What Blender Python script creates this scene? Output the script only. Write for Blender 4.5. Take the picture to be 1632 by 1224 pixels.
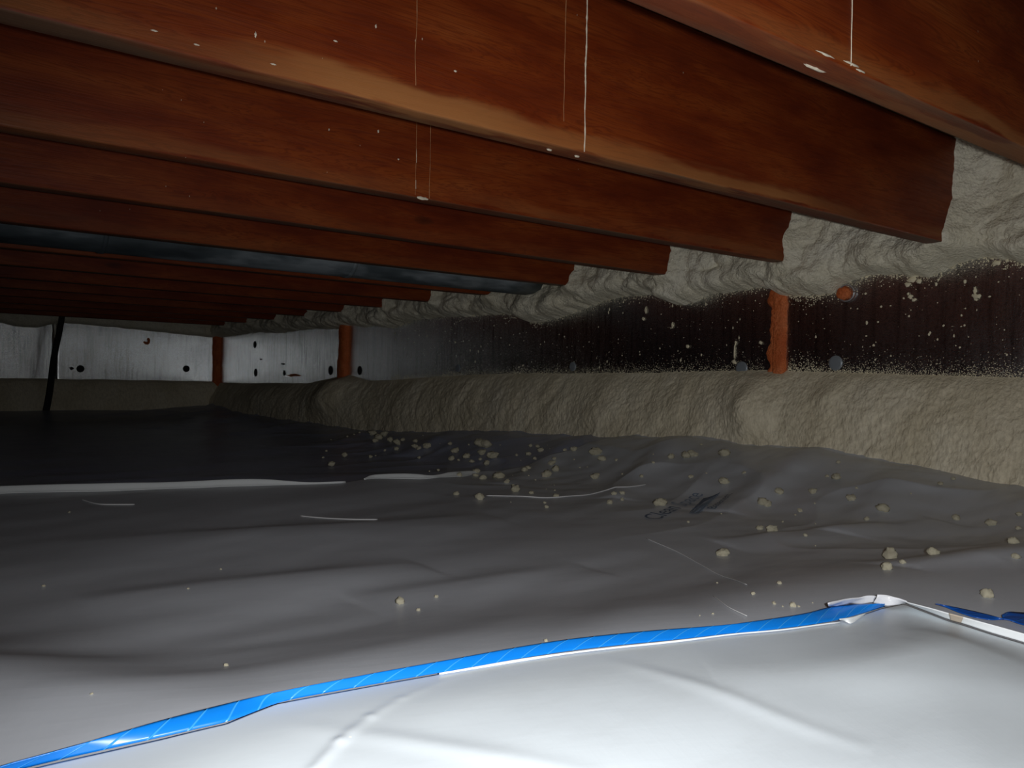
import bpy, bmesh, math, random
import numpy as np
from mathutils import Matrix, Vector

for o in list(bpy.data.objects):
    bpy.data.objects.remove(o)
C = bpy.context.scene.collection
sc = bpy.context.scene

# ---------------------------------------------------------------- numpy helpers: noise and the lie of the ground sheet
_rng = np.random.RandomState(11)
_PERM = np.concatenate([_rng.permutation(256)] * 3)
_G = _rng.normal(size=(256, 3)); _G /= np.linalg.norm(_G, axis=1)[:, None]


def perlin(x, y, z=0.0):
    x, y, z = np.broadcast_arrays(np.asarray(x, float), np.asarray(y, float), np.asarray(z, float))
    xi, yi, zi = np.floor(x).astype(int), np.floor(y).astype(int), np.floor(z).astype(int)
    fx, fy, fz = x - xi, y - yi, z - zi
    f = lambda t: t * t * t * (t * (t * 6 - 15) + 10)
    u, v, w = f(fx), f(fy), f(fz)

    def g(i, j, k):
        h = _PERM[(_PERM[(_PERM[(xi + i) & 255] + yi + j) & 255] + zi + k) & 255]
        gg = _G[h]
        return gg[..., 0] * (fx - i) + gg[..., 1] * (fy - j) + gg[..., 2] * (fz - k)
    l = lambda a, b, t: a + (b - a) * t
    return l(l(l(g(0, 0, 0), g(1, 0, 0), u), l(g(0, 1, 0), g(1, 1, 0), u), v),
             l(l(g(0, 0, 1), g(1, 0, 1), u), l(g(0, 1, 1), g(1, 1, 1), u), v), w) * 1.5


def domes(a, b, s, seed):
    """rounded knobs packed side by side, value 0..1"""
    a = np.asarray(a) * s; b = np.asarray(b) * s
    a = a + .35 * perlin(a * .7, b * .7, seed); b = b + .35 * perlin(a * .7 + 5, b * .7, seed + 2)
    ia, ib = np.floor(a).astype(int), np.floor(b).astype(int)
    best = np.full(np.broadcast(a, b).shape, 9.0); k = int(seed * 10)
    for i in (-1, 0, 1):
        for j in (-1, 0, 1):
            h = _PERM[(_PERM[(ia + i + k) & 255] + ib + j) & 255]
            px, py = ia + i + (h / 255.0), ib + j + (_PERM[(h + 17) & 255] / 255.0)
            best = np.minimum(best, (a - px) ** 2 + (b - py) ** 2)
    return np.sqrt(np.clip(1 - best, 0, 1))


def smooth(t):
    t = np.clip(t, 0, 1)
    return t * t * (3 - 2 * t)


# height of the liner where it meets the base foam, along the wall
RY = [-1, .3, .72, .885, 1.1, 1.3, 1.6, 1.84, 2.48, 3.4, 4.2, 4.9, 5.7]
RZ = [.05, .05, .057, .080, .092, .095, .092, .089, .062, .012, .020, .035, .03]


def seg(X, Y, x0, y0, x1, y1, w, a, skew=0.0):
    """a soft crease: ridge of height a and half width w along a segment"""
    dx, dy = x1 - x0, y1 - y0
    L2 = dx * dx + dy * dy; L = math.sqrt(L2)
    t = np.clip(((X - x0) * dx + (Y - y0) * dy) / L2, 0, 1)
    px, py = X - x0 - t * dx, Y - y0 - t * dy
    d = np.sqrt(px * px + py * py)
    s = (px * dy - py * dx) / L
    taper = np.clip(4 * t * (1 - t), 0.0, 1.0) ** .5
    ww = np.where(s > 0, w * (1 + skew), w * (1 - skew))
    return a * taper * np.exp(-(d / ww) ** 2)


CREASES = [
    # x0, y0, x1, y1, width, height, skew
    (1.02, .52, 1.36, .40, .050, .010, -.3),
    (1.30, 1.30, 1.86, 1.62, .050, .016, .2),
    (1.25, 1.62, 1.86, 2.02, .045, .014, 0.),
    (1.35, 1.05, 1.88, 1.18, .050, .016, -.2),
    (1.30, .78, 1.80, .92, .050, .012, .2),
    (1.10, .86, 1.55, .72, .050, .010, .3),
    (1.45, 2.40, 1.88, 2.65, .060, .015, 0.),
    (1.45, 2.90, 1.86, 3.30, .060, .015, 0.),
    (1.30, 3.60, 1.86, 4.00, .070, .020, 0.),
    (1.10, 4.10, 1.80, 4.70, .080, .020, 0.),
    (.25, 1.35, .95, 1.25, .070, .006, .3),
    (.20, 1.00, .62, .98, .060, .006, .3),
    (.45, .86, .80, .84, .050, .004, .3),
]


def F(X, Y):
    """height of the liner over the ground; the wall side rises under the base foam"""
    X, Y = np.broadcast_arrays(np.asarray(X, float), np.asarray(Y, float))
    z = np.interp(Y, RY, RZ) * smooth((X - 1.38) / .50)
    z = z + np.clip(X - 1.86, 0, 1) * .4
    yc = .53 - .08 * X + .14 * smooth((.24 - X) / .22)
    z = z + .040 * np.exp(-(((Y - yc) / np.where(Y > yc, .19, .30)) ** 2))
    z = z + .009 * np.exp(-((X - .0) / .18) ** 2 - ((Y - .74) / .15) ** 2)
    z = z + .014 * np.exp(-(((Y - 2.16 + .22 * X) / np.where(Y > 2.16 - .22 * X, .10, .35)) ** 2)) * (1 - smooth((X - 1.0) / .5))
    z = z + .030 * smooth((Y - 5.0) / .6)
    for c in CREASES:
        z = z + seg(X, Y, *c)
    # long lazy waves across the sheet, sharper crumples near the wall
    wx, wy = X * .9 + Y * .35, Y - X * .35
    z = z + .0065 * perlin(wx * 1.6 + 3.1, wy * 4.5, 1.7)
    z = z + .0018 * perlin(wx * 3.1, wy * 11 + 2 * perlin(wx * 2, wy * 2, 5.), 4.2)
    near = smooth((X - .85) / .7)
    cr = 1 - np.abs(perlin(X * 3.2 - Y * 2.2 + .8, Y * 3.2 + X * 1.2, 8.3)) * 2.2
    z = z + near * .007 * np.clip(cr, 0, 1) ** 2
    z = z + (.15 + near) * .0022 * perlin(X * 14, Y * 16, 2.2)
    return z


def CX(Y):
    """right-hand border of the near sheet"""
    return np.interp(Y, EDGE_R_Y, EDGE_R_X)


def CY(X):
    """far border of the near sheet, where the blue tape runs"""
    return np.interp(X, EDGE_F_X, EDGE_F_Y)


CAMZ = .25
_f, _yaw, _pitch, _roll = 1353.2098, 0.9055, -0.0027, 0.0196
_fw0 = np.array([math.cos(_yaw), math.sin(_yaw), 0.]); _rt0 = np.array([_fw0[1], -_fw0[0], 0.]); _up0 = np.array([0, 0, 1.])
FW = _fw0 * math.cos(_pitch) + _up0 * math.sin(_pitch); _u2 = _up0 * math.cos(_pitch) - _fw0 * math.sin(_pitch)
RT = _rt0 * math.cos(_roll) + _u2 * math.sin(_roll); UP = _u2 * math.cos(_roll) - _rt0 * math.sin(_roll)

# ---------------------------------------------------------------- camera, world, flash, exposure
cam_d = bpy.data.cameras.new('camera'); cam = bpy.data.objects.new('camera', cam_d); C.objects.link(cam)
cam_d.sensor_fit = 'HORIZONTAL'; cam_d.sensor_width = 36.0; cam_d.lens = 36.0 * _f / 1632.0
cam_d.clip_start = .02; cam_d.clip_end = 60
CAM = Vector((0, 0, CAMZ))
cam.matrix_world = Matrix(((RT[0], UP[0], -FW[0], CAM[0]), (RT[1], UP[1], -FW[1], CAM[1]),
                           (RT[2], UP[2], -FW[2], CAM[2]), (0, 0, 0, 1)))
sc.camera = cam

w = bpy.data.worlds.new('world'); sc.world = w; w.use_nodes = True
w.node_tree.nodes['Background'].inputs[0].default_value = (.5, .6, .8, 1)
w.node_tree.nodes['Background'].inputs[1].default_value = 0.0

fl = bpy.data.lights.new('flash', 'SPOT'); fl.shadow_soft_size = .006
fl.energy = 31.0; fl.color = (1.0, 1.0, 1.0); fl.spot_size = math.radians(120); fl.spot_blend = 1.0
flo = bpy.data.objects.new('flash', fl); C.objects.link(flo)
fp = CAM + Vector(RT) * .040 + Vector(UP) * (.004) + Vector(FW) * .01
aim = Vector(FW) + Vector(RT) * (184 / _f) - Vector(UP) * (338 / _f)
flo.matrix_world = Matrix.Translation(fp) @ aim.to_track_quat('-Z', 'Y').to_matrix().to_4x4()

sc.view_settings.view_transform = 'Standard'; sc.view_settings.look = 'None'
sc.view_settings.gamma = 1.0; sc.view_settings.use_curve_mapping = False
sc.view_settings.exposure = 0.0
sc.cycles.max_bounces = 8; sc.cycles.diffuse_bounces = 4; sc.cycles.glossy_bounces = 5
sc.cycles.sample_clamp_indirect = 4.0
# world coordinates (metres) of the borders, prints and threads lying on the sheets
TAPE_LO = [(-0.084, 0.486), (-0.009, 0.505), (0.066, 0.512), (0.092, 0.508), (0.119, 0.503), (0.148, 0.498), (0.182, 0.494), (0.218, 0.504), (0.281, 0.498), (0.386, 0.485), (0.439, 0.476), (0.518, 0.452), (0.582, 0.439), (0.605, 0.431), (0.662, 0.418), (0.696, 0.414), (0.743, 0.415), (0.786, 0.416)]
TAPE_HI = [(-0.084, 0.483), (-0.009, 0.502), (0.066, 0.508), (0.09, 0.506), (0.115, 0.506), (0.143, 0.506), (0.175, 0.505), (0.208, 0.505), (0.278, 0.502), (0.387, 0.492), (0.444, 0.484), (0.525, 0.459), (0.585, 0.442), (0.61, 0.438), (0.673, 0.427), (0.724, 0.429), (0.757, 0.419), (0.772, 0.409)]
TAPE2_HI = [(0.838, 0.393), (0.844, 0.388), (0.848, 0.377), (0.852, 0.362), (0.854, 0.349), (0.853, 0.336)]
TAPE2_LO = [(0.844, 0.395), (0.844, 0.386), (0.84, 0.37), (0.839, 0.357), (0.845, 0.346), (0.857, 0.338)]
TAPE3_HI = [(0.858, 0.34), (0.873, 0.341), (0.886, 0.332), (0.913, 0.316)]
TAPE3_LO = [(0.852, 0.337), (0.855, 0.331), (0.853, 0.319), (0.85, 0.294)]
LAP_HI = [(0.789, 0.398), (0.793, 0.376), (0.794, 0.36), (0.796, 0.348), (0.8, 0.321), (0.802, 0.3), (0.808, 0.243), (0.805, 0.185)]
LAP_LO = [(0.812, 0.407), (0.807, 0.385), (0.802, 0.365), (0.803, 0.354), (0.802, 0.328), (0.804, 0.301), (0.805, 0.242), (0.797, 0.183)]
MARK_HI = [(0.791, 0.359), (0.793, 0.347)]
MARK_LO = [(0.799, 0.361), (0.8, 0.352)]
CLR_HI = [(0.692, 0.419), (0.718, 0.42), (0.754, 0.421), (0.767, 0.415)]
CLR_LO = [(0.709, 0.428), (0.732, 0.427), (0.755, 0.421), (0.766, 0.417)]
CLR2_HI = [(0.775, 0.418), (0.783, 0.412), (0.784, 0.403), (0.784, 0.394)]
CLR2_LO = [(0.775, 0.422), (0.78, 0.412), (0.79, 0.407), (0.805, 0.406)]
TRI_HI = [(0.689, 0.406), (0.708, 0.405), (0.733, 0.406)]
TRI_LO = [(0.7, 0.411), (0.7, 0.401), (0.738, 0.41)]
EDGE_HI = [(0.325, 0.489), (0.383, 0.482), (0.434, 0.47), (0.514, 0.448), (0.577, 0.436), (0.628, 0.42), (0.692, 0.408)]
EDGE_LO = [(0.325, 0.489), (0.382, 0.48), (0.434, 0.47), (0.513, 0.447), (0.578, 0.436), (0.628, 0.42), (0.694, 0.408)]
EDGE_F_X = [-1.4, 0.067, 0.092, 0.119, 0.148, 0.183, 0.218, 0.281, 0.387, 0.44, 0.519, 0.583, 0.607, 0.664, 0.697, 0.744, 0.787, 0.821]
EDGE_F_Y = [0.5, 0.512, 0.508, 0.503, 0.498, 0.494, 0.504, 0.498, 0.486, 0.476, 0.452, 0.439, 0.432, 0.418, 0.414, 0.414, 0.416, 0.413]
EDGE_R_Y = [-0.9, 0.183, 0.242, 0.301, 0.328, 0.354, 0.365, 0.385, 0.407, 0.9]
EDGE_R_X = [0.549, 0.799, 0.807, 0.806, 0.804, 0.805, 0.804, 0.809, 0.8140000000000001, 0.8140000000000001]
CREASE_N = [(0.199, 0.418), (0.223, 0.436), (0.253, 0.455), (0.283, 0.469), (0.319, 0.479), (0.352, 0.482)]
TEXT_A = (1.186, 1.067)
TEXT_B = (1.515, 1.213)
EMB1 = [(1.286, 1.077), (1.392, 1.13), (1.498, 1.169), (1.415, 1.129), (1.3, 1.065)]
EMB2 = [(1.291, 1.081), (1.389, 1.14), (1.447, 1.173), (1.463, 1.171), (1.502, 1.17), (1.415, 1.145)]
EMB3 = [(1.211, 1.061), (1.267, 1.092), (1.264, 1.072), (1.191, 1.023)]
TH1 = [(1.093, 1.476), (1.151, 1.429), (1.205, 1.388), (1.268, 1.376), (1.344, 1.375), (1.398, 1.35), (1.46, 1.35)]
TH2 = [(1.027, 0.948), (0.978, 0.827), (0.878, 0.68), (0.788, 0.576)]
TH3 = [(0.705, 0.556), (0.663, 0.506), (0.647, 0.472)]
TH4 = [(0.358, 1.781), (0.369, 1.732), (0.385, 1.707), (0.429, 1.684)]
TH5 = [(0.651, 1.446), (0.693, 1.373), (0.739, 1.317)]


# ---------------------------------------------------------------- object helpers
def link(name, me, mat, parent=None):
    o = bpy.data.objects.new(name, me); C.objects.link(o)
    if mat and not me.materials: me.materials.append(mat)
    if parent: o.parent = parent
    return o


def tag(o, label=None, cat=None, group=None, kind=None):
    if label: o['label'] = label
    if cat: o['category'] = cat
    if group: o['group'] = group
    if kind: o['kind'] = kind
    return o


def mesh(name, V, Fc, smooth_=True, uv=None):
    me = bpy.data.meshes.new(name)
    me.from_pydata([tuple(map(float, v)) for v in V], [], [tuple(map(int, f)) for f in Fc])
    if smooth_:
        me.polygons.foreach_set('use_smooth', [True] * len(me.polygons))
    if uv is not None:
        l = me.uv_layers.new(name='UVMap')
        idx = np.empty(len(me.loops), int); me.loops.foreach_get('vertex_index', idx)
        l.data.foreach_set('uv', np.asarray(uv)[idx].ravel())
    me.update()
    return me


def grid_faces(n, m, flip=False):
    i, j = np.meshgrid(np.arange(n - 1), np.arange(m - 1), indexing='ij')
    a = (i * m + j).ravel(); f = np.stack([a, a + m, a + m + 1, a + 1], 1)
    return f[:, ::-1] if flip else f


def grid(name, P, mat, parent=None, uv=None, flip=False):
    """P: n x m x 3 array of points"""
    n, m = P.shape[:2]
    me = mesh(name, P.reshape(-1, 3), grid_faces(n, m, flip), True, None if uv is None else uv.reshape(-1, 2))
    return link(name, me, mat, parent)


def box(name, x0, x1, y0, y1, z0, z1, mat, parent=None, bevel=0.0):
    bm = bmesh.new(); bmesh.ops.create_cube(bm, size=1)
    for v in bm.verts:
        v.co = Vector((x0 + (v.co.x + .5) * (x1 - x0), y0 + (v.co.y + .5) * (y1 - y0), z0 + (v.co.z + .5) * (z1 - z0)))
    if bevel:
        bmesh.ops.bevel(bm, geom=bm.edges[:], offset=bevel, segments=2, affect='EDGES', profile=.5)
    me = bpy.data.meshes.new(name); bm.to_mesh(me); bm.free()
    return link(name, me, mat, parent)


def tube(pts, r, sides=6, taper=True):
    V, Fc = [], []
    n = len(pts); pts = [Vector(p) for p in pts]
    for i, p in enumerate(pts):
        d = (pts[min(i + 1, n - 1)] - pts[max(i - 1, 0)]).normalized()
        a = d.cross(Vector((0, 0, 1)))
        a = a.normalized() if a.length > 1e-4 else Vector((1, 0, 0))
        b = d.cross(a).normalized()
        rr = r * (.35 if taper and i in (0, n - 1) else 1)
        for k in range(sides):
            t = 2 * math.pi * k / sides
            V.append(p + a * math.cos(t) * rr + b * math.sin(t) * rr)
    for i in range(n - 1):
        for k in range(sides):
            k2 = (k + 1) % sides
            Fc.append((i * sides + k, i * sides + k2, (i + 1) * sides + k2, (i + 1) * sides + k))
    Fc.append(tuple(range(sides))[::-1]); Fc.append(tuple((n - 1) * sides + k for k in range(sides)))
    return V, Fc


# ---------------------------------------------------------------- materials
class NT:
    def __init__(s, name):
        s.m = bpy.data.materials.new(name); s.m.use_nodes = True
        s.t = s.m.node_tree; s.p = s.t.nodes['Principled BSDF']

    def n(s, typ, ins=None, **kw):
        nd = s.t.nodes.new(typ)
        for k, v in kw.items(): setattr(nd, k, v)
        for k, v in (ins or {}).items():
            if isinstance(v, bpy.types.NodeSocket): s.t.links.new(v, nd.inputs[k])
            else: nd.inputs[k].default_value = v
        return nd

    def set(s, **kw):
        for k, v in kw.items():
            k = k.replace('_', ' ')
            if isinstance(v, bpy.types.NodeSocket): s.t.links.new(v, s.p.inputs[k])
            else: s.p.inputs[k].default_value = v

    def coord(s, scale=(1, 1, 1), which='Object', loc=(0, 0, 0)):
        tc = s.n('ShaderNodeTexCoord')
        mp = s.n('ShaderNodeMapping', {'Vector': tc.outputs[which], 'Scale': scale, 'Location': loc})
        return mp.outputs[0]

    def noise(s, vec, scale, detail=4, rough=.5, dist=0.0):
        return s.n('ShaderNodeTexNoise', {'Vector': vec, 'Scale': scale, 'Detail': detail, 'Roughness': rough, 'Distortion': dist}).outputs[0]

    def ramp(s, fac, stops):
        r = s.n('ShaderNodeValToRGB', {'Fac': fac}); e = r.color_ramp.elements
        while len(e) < len(stops): e.new(.5)
        for el, (p, c) in zip(e, stops):
            el.position = p; el.color = (*c, 1) if len(c) == 3 else c
        return r.outputs[0]

    def mix(s, fac, a, b, mode='MIX'):
        m = s.n('ShaderNodeMix', data_type='RGBA', blend_type=mode)
        for i, v in ((0, fac), (6, a), (7, b)):
            if isinstance(v, bpy.types.NodeSocket): s.t.links.new(v, m.inputs[i])
            else: m.inputs[i].default_value = (*v, 1) if isinstance(v, tuple) and len(v) == 3 else v
        return m.outputs[2]

    def math(s, op, a, b=0.0, c=None):
        m = s.n('ShaderNodeMath', operation=op)
        for i, v in enumerate((a, b, c)):
            if v is None: continue
            if isinstance(v, bpy.types.NodeSocket): s.t.links.new(v, m.inputs[i])
            else: m.inputs[i].default_value = v
        return m.outputs[0]

    def bump(s, h, strength=.3, dist=.002, normal=None):
        ins = {'Height': h, 'Strength': strength, 'Distance': dist}
        if normal: ins['Normal'] = normal
        b = s.n('ShaderNodeBump', ins)
        s.t.links.new(b.outputs[0], s.p.inputs['Normal'])
        return b.outputs[0]


def wood_mat():
    m = NT('joist_wood')
    oi = m.n('ShaderNodeObjectInfo')
    tc = m.n('ShaderNodeTexCoord')
    off = m.n('ShaderNodeVectorMath', {0: tc.outputs['Object'], 1: oi.outputs['Random']}, operation='ADD')
    # a per-joist offset so that no two joists share their grain
    sh = m.n('ShaderNodeCombineXYZ', {'X': m.math('MULTIPLY', oi.outputs['Random'], 37.0), 'Y': m.math('MULTIPLY', oi.outputs['Random'], 11.0), 'Z': m.math('MULTIPLY', oi.outputs['Random'], 5.0)})
    off = m.n('ShaderNodeVectorMath', {0: tc.outputs['Object'], 1: sh.outputs[0]}, operation='ADD').outputs[0]
    big = m.n('ShaderNodeMapping', {'Vector': off, 'Scale': (1.1, 6, 6)}).outputs[0]
    warp = m.noise(big, 1.6, 3, .55)
    band = m.n('ShaderNodeMapping', {'Vector': off, 'Scale': (.55, 9, 9)}).outputs[0]
    n1 = m.noise(band, 3.0, 5, .6, 1.2)
    rings = m.math('FRACT', m.math('MULTIPLY', n1, 15.0))
    ring = m.math('ABSOLUTE', m.math('SUBTRACT', rings, .5))
    fine = m.noise(m.n('ShaderNodeMapping', {'Vector': off, 'Scale': (5, 160, 160)}).outputs[0], 2.0, 3, .6)
    blot = m.noise(m.n('ShaderNodeMapping', {'Vector': off, 'Scale': (2.2, 9, 9)}).outputs[0], 1.7, 4, .6)
    col = m.ramp(blot, [(.30, (.110, .0135, .0027)), (.46, (.185, .028, .0048)), (.58, (.250, .048, .0080)), (.74, (.31, .078, .016))])
    col = m.mix(m.math('MULTIPLY', m.ramp(ring, [(.0, (1, 1, 1)), (.24, (0, 0, 0))]), .66), col, (.115, .017, .004))
    col = m.mix(m.math('MULTIPLY', fine, .35), col, (.10, .018, .006))
    # knots
    vk = m.n('ShaderNodeTexVoronoi', {'Vector': m.n('ShaderNodeMapping', {'Vector': off, 'Scale': (1.7, 1.0, 5.0)}).outputs[0], 'Scale': 1.4, 'Randomness': 1.0})
    kn = m.ramp(vk.outputs['Distance'], [(.0, (1, 1, 1)), (.045, (.7, .7, .7)), (.075, (0, 0, 0))])
    col = m.mix(m.math('MULTIPLY', kn, .75), col, (.045, .010, .004))
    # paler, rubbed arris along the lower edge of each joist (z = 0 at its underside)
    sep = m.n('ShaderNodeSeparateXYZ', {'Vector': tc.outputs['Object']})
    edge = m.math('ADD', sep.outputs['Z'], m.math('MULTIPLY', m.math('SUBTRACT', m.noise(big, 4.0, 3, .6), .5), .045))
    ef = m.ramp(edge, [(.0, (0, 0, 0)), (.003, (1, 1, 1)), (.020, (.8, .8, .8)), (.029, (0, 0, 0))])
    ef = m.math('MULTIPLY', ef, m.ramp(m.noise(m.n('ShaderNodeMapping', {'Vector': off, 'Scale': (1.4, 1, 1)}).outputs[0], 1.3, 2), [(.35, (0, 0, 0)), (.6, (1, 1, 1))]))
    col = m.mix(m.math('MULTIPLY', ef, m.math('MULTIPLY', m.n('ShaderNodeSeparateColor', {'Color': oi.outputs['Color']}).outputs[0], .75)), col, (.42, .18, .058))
    # patchy grey-brown tone on the undersides
    geo = m.n('ShaderNodeNewGeometry'); sn = m.n('ShaderNodeSeparateXYZ', {'Vector': geo.outputs['Normal']})
    dn = m.math('MULTIPLY', m.math('LESS_THAN', sn.outputs['Z'], -.6), m.ramp(m.noise(big, 3.0, 3), [(.40, (.25, .25, .25)), (.62, (.85, .85, .85))]))
    col = m.mix(dn, col, (.125, .075, .045))
    # white flecks
    vf = m.n('ShaderNodeTexVoronoi', {'Vector': m.n('ShaderNodeMapping', {'Vector': off, 'Scale': (1.6, 1, .8)}).outputs[0], 'Scale': 30.0, 'Randomness': 1.0})
    sel = m.math('MULTIPLY', m.math('LESS_THAN', vf.outputs['Distance'], .035), m.math('GREATER_THAN', m.noise(off, 5.0, 2), .56))
    col = m.mix(m.math('MULTIPLY', sel, .55), col, (.7, .6, .45))
    m.set(Base_Color=col, Roughness=m.ramp(fine, [(.3, (.42, .42, .42)), (.7, (.62, .62, .62))]), Specular_IOR_Level=.2)
    m.bump(m.math('ADD', m.math('MULTIPLY', fine, .6), m.math('MULTIPLY', ring, .5)), .25, .0015)
    return m.m


def foam_mat(name, c1, c2, c3, scale=1.0, rough=.72, bump=.6, stretch=(1, 1, 1)):
    m = NT(name)
    v = m.coord(stretch)
    n1 = m.noise(v, 9 * scale, 4, .6); n2 = m.noise(v, 120 * scale, 3, .6); n3 = m.noise(v, 420 * scale, 2, .5)
    vo = m.n('ShaderNodeTexVoronoi', {'Vector': v, 'Scale': 190.0 * scale}).outputs['Distance']
    col = m.ramp(n1, [(.32, c1), (.52, c2), (.70, c3)])
    col = m.mix(m.math('MULTIPLY', m.ramp(n2, [(.38, (1, 1, 1)), (.56, (0, 0, 0))]), .30), col, tuple(x * .62 for x in c1))
    m.set(Base_Color=col, Roughness=rough, Specular_IOR_Level=.28, Subsurface_Weight=.0)
    h = m.math('ADD', m.math('MULTIPLY', n2, 1.0), m.math('ADD', m.math('MULTIPLY', n3, .35), m.math('MULTIPLY', vo, .6)))
    m.bump(h, bump, .0035)
    return m.m


def foil_mat():
    m = NT('foil_facer')
    v = m.coord((1, 1, 1))
    st = m.n('ShaderNodeMapping', {'Vector': v, 'Scale': (230, 230, 9)}).outputs[0]     # fine upright creases of the facer
    n1 = m.noise(st, 1.0, 3, .6)
    n2 = m.noise(v, 330, 3, .65)
    n3 = m.noise(v, 5, 3, .5)
    col = m.ramp(m.noise(v, 3.0, 4, .6), [(.3, (.84, .86, .87)), (.7, (.92, .95, .96))])
    m.set(Base_Color=col, Metallic=1.0, Roughness=m.ramp(n3, [(.3, (.13, .13, .13)), (.7, (.22, .22, .22))]))
    n4 = m.noise(m.n('ShaderNodeMapping', {'Vector': v, 'Scale': (70, 70, 5)}).outputs[0], 1.0, 4, .7)
    var = m.math('MULTIPLY', m.ramp(n4, [(.30, (.55,) * 3), (.52, (1, 1, 1))]), m.ramp(m.noise(v, 150, 2, .7), [(.32, (.65,) * 3), (.50, (1, 1, 1))]))
    m.set(Base_Color=m.mix(1.0, col, var, 'MULTIPLY'))
    b = m.n('ShaderNodeBump', {'Height': m.math('ADD', m.math('MULTIPLY', n1, 1.0), m.math('MULTIPLY', n2, 1.3)), 'Strength': .42, 'Distance': .0012})
    m.t.links.new(b.outputs[0], m.p.inputs['Normal'])
    return m.m


def liner_mat(name, tint, rough=.36, weave=.10):
    m = NT(name)
    v = m.coord()
    n1 = m.noise(v, 2.6, 4, .6)
    dirt = m.noise(m.n('ShaderNodeMapping', {'Vector': v, 'Scale': (7, 18, 7)}).outputs[0], 2.0, 5, .65)
    col = m.ramp(n1, [(.3, tuple(x * .90 for x in tint)), (.7, tint)])
    col = m.mix(m.math('MULTIPLY', m.ramp(dirt, [(.52, (0, 0, 0)), (.75, (1, 1, 1))]), .16), col, tuple(x * .62 for x in (tint[0], tint[1] * .97, tint[2] * .93)))
    # scrim threads laid into the sheet, running two ways
    def threads(rot, sc_):
        mp = m.n('ShaderNodeMapping', {'Vector': v, 'Rotation': (0, 0, rot)}).outputs[0]
        wv = m.n('ShaderNodeTexWave', {'Vector': mp, 'Scale': sc_, 'Distortion': .15, 'Detail': 1.0}, wave_type='BANDS', bands_direction='X')
        return m.ramp(wv.outputs['Fac'], [(.82, (0, 0, 0)), (.97, (1, 1, 1))])
    th = m.math('ADD', threads(.35, 34.0), threads(.35 + math.pi / 2, 17.0))
    sp = m.n('ShaderNodeTexVoronoi', {'Vector': v, 'Scale': 22.0, 'Randomness': 1.0})
    fl_ = m.math('MULTIPLY', m.math('LESS_THAN', sp.outputs['Distance'], .035), m.math('GREATER_THAN', m.noise(v, 7.0, 2), .60))
    col = m.mix(m.math('MULTIPLY', fl_, .7), col, (.85, .84, .78))
    m.set(Base_Color=col, Roughness=m.ramp(dirt, [(.3, (rough,) * 3), (.7, (rough + .14,) * 3)]), Specular_IOR_Level=.5)
    fine = m.noise(v, 60, 3, .5)
    m.bump(m.math('ADD', m.math('MULTIPLY', th, weave), m.math('MULTIPLY', fine, .25)), .35, .0012)
    return m.m


def plain(name, col, rough=.6, metal=0.0, var=.15, scale=30, bump=.15, spec=.4):
    m = NT(name); v = m.coord(); n = m.noise(v, scale, 4, .6)
    c = m.mix(n, tuple(x * (1 - var) for x in col), tuple(min(1, x * (1 + var)) for x in col))
    m.set(Base_Color=c, Roughness=rough, Metallic=metal, Specular_IOR_Level=spec)
    if bump: m.bump(n, bump, .002)
    return m.m


def tape_mat(name, col, col2):
    m = NT(name)
    tc = m.n('ShaderNodeTexCoord')
    # slanting scrim ridges every few centimetres along the tape
    sep = m.n('ShaderNodeSeparateXYZ', {'Vector': tc.outputs['UV']})
    ph = m.math('ADD', m.math('MULTIPLY', sep.outputs['X'], 46.0), m.math('MULTIPLY', sep.outputs['Y'], -.9))
    ph = m.math('ADD', ph, m.math('MULTIPLY', m.noise(m.coord(), 14, 2), .35))
    fr = m.math('ABSOLUTE', m.math('SUBTRACT', m.math('FRACT', ph), .5))
    ln = m.ramp(fr, [(.0, (1, 1, 1)), (.055, (0, 0, 0))])
    n = m.noise(m.coord(), 24, 3)
    c = m.mix(n, col, tuple(x * .82 for x in col))
    c = m.mix(m.math('MULTIPLY', ln, .5), c, col2)
    m.set(Base_Color=c, Roughness=.32, Specular_IOR_Level=.5)
    m.bump(m.math('ADD', ln, m.math('MULTIPLY', n, .4)), .4, .0012)
    return m.m


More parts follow.
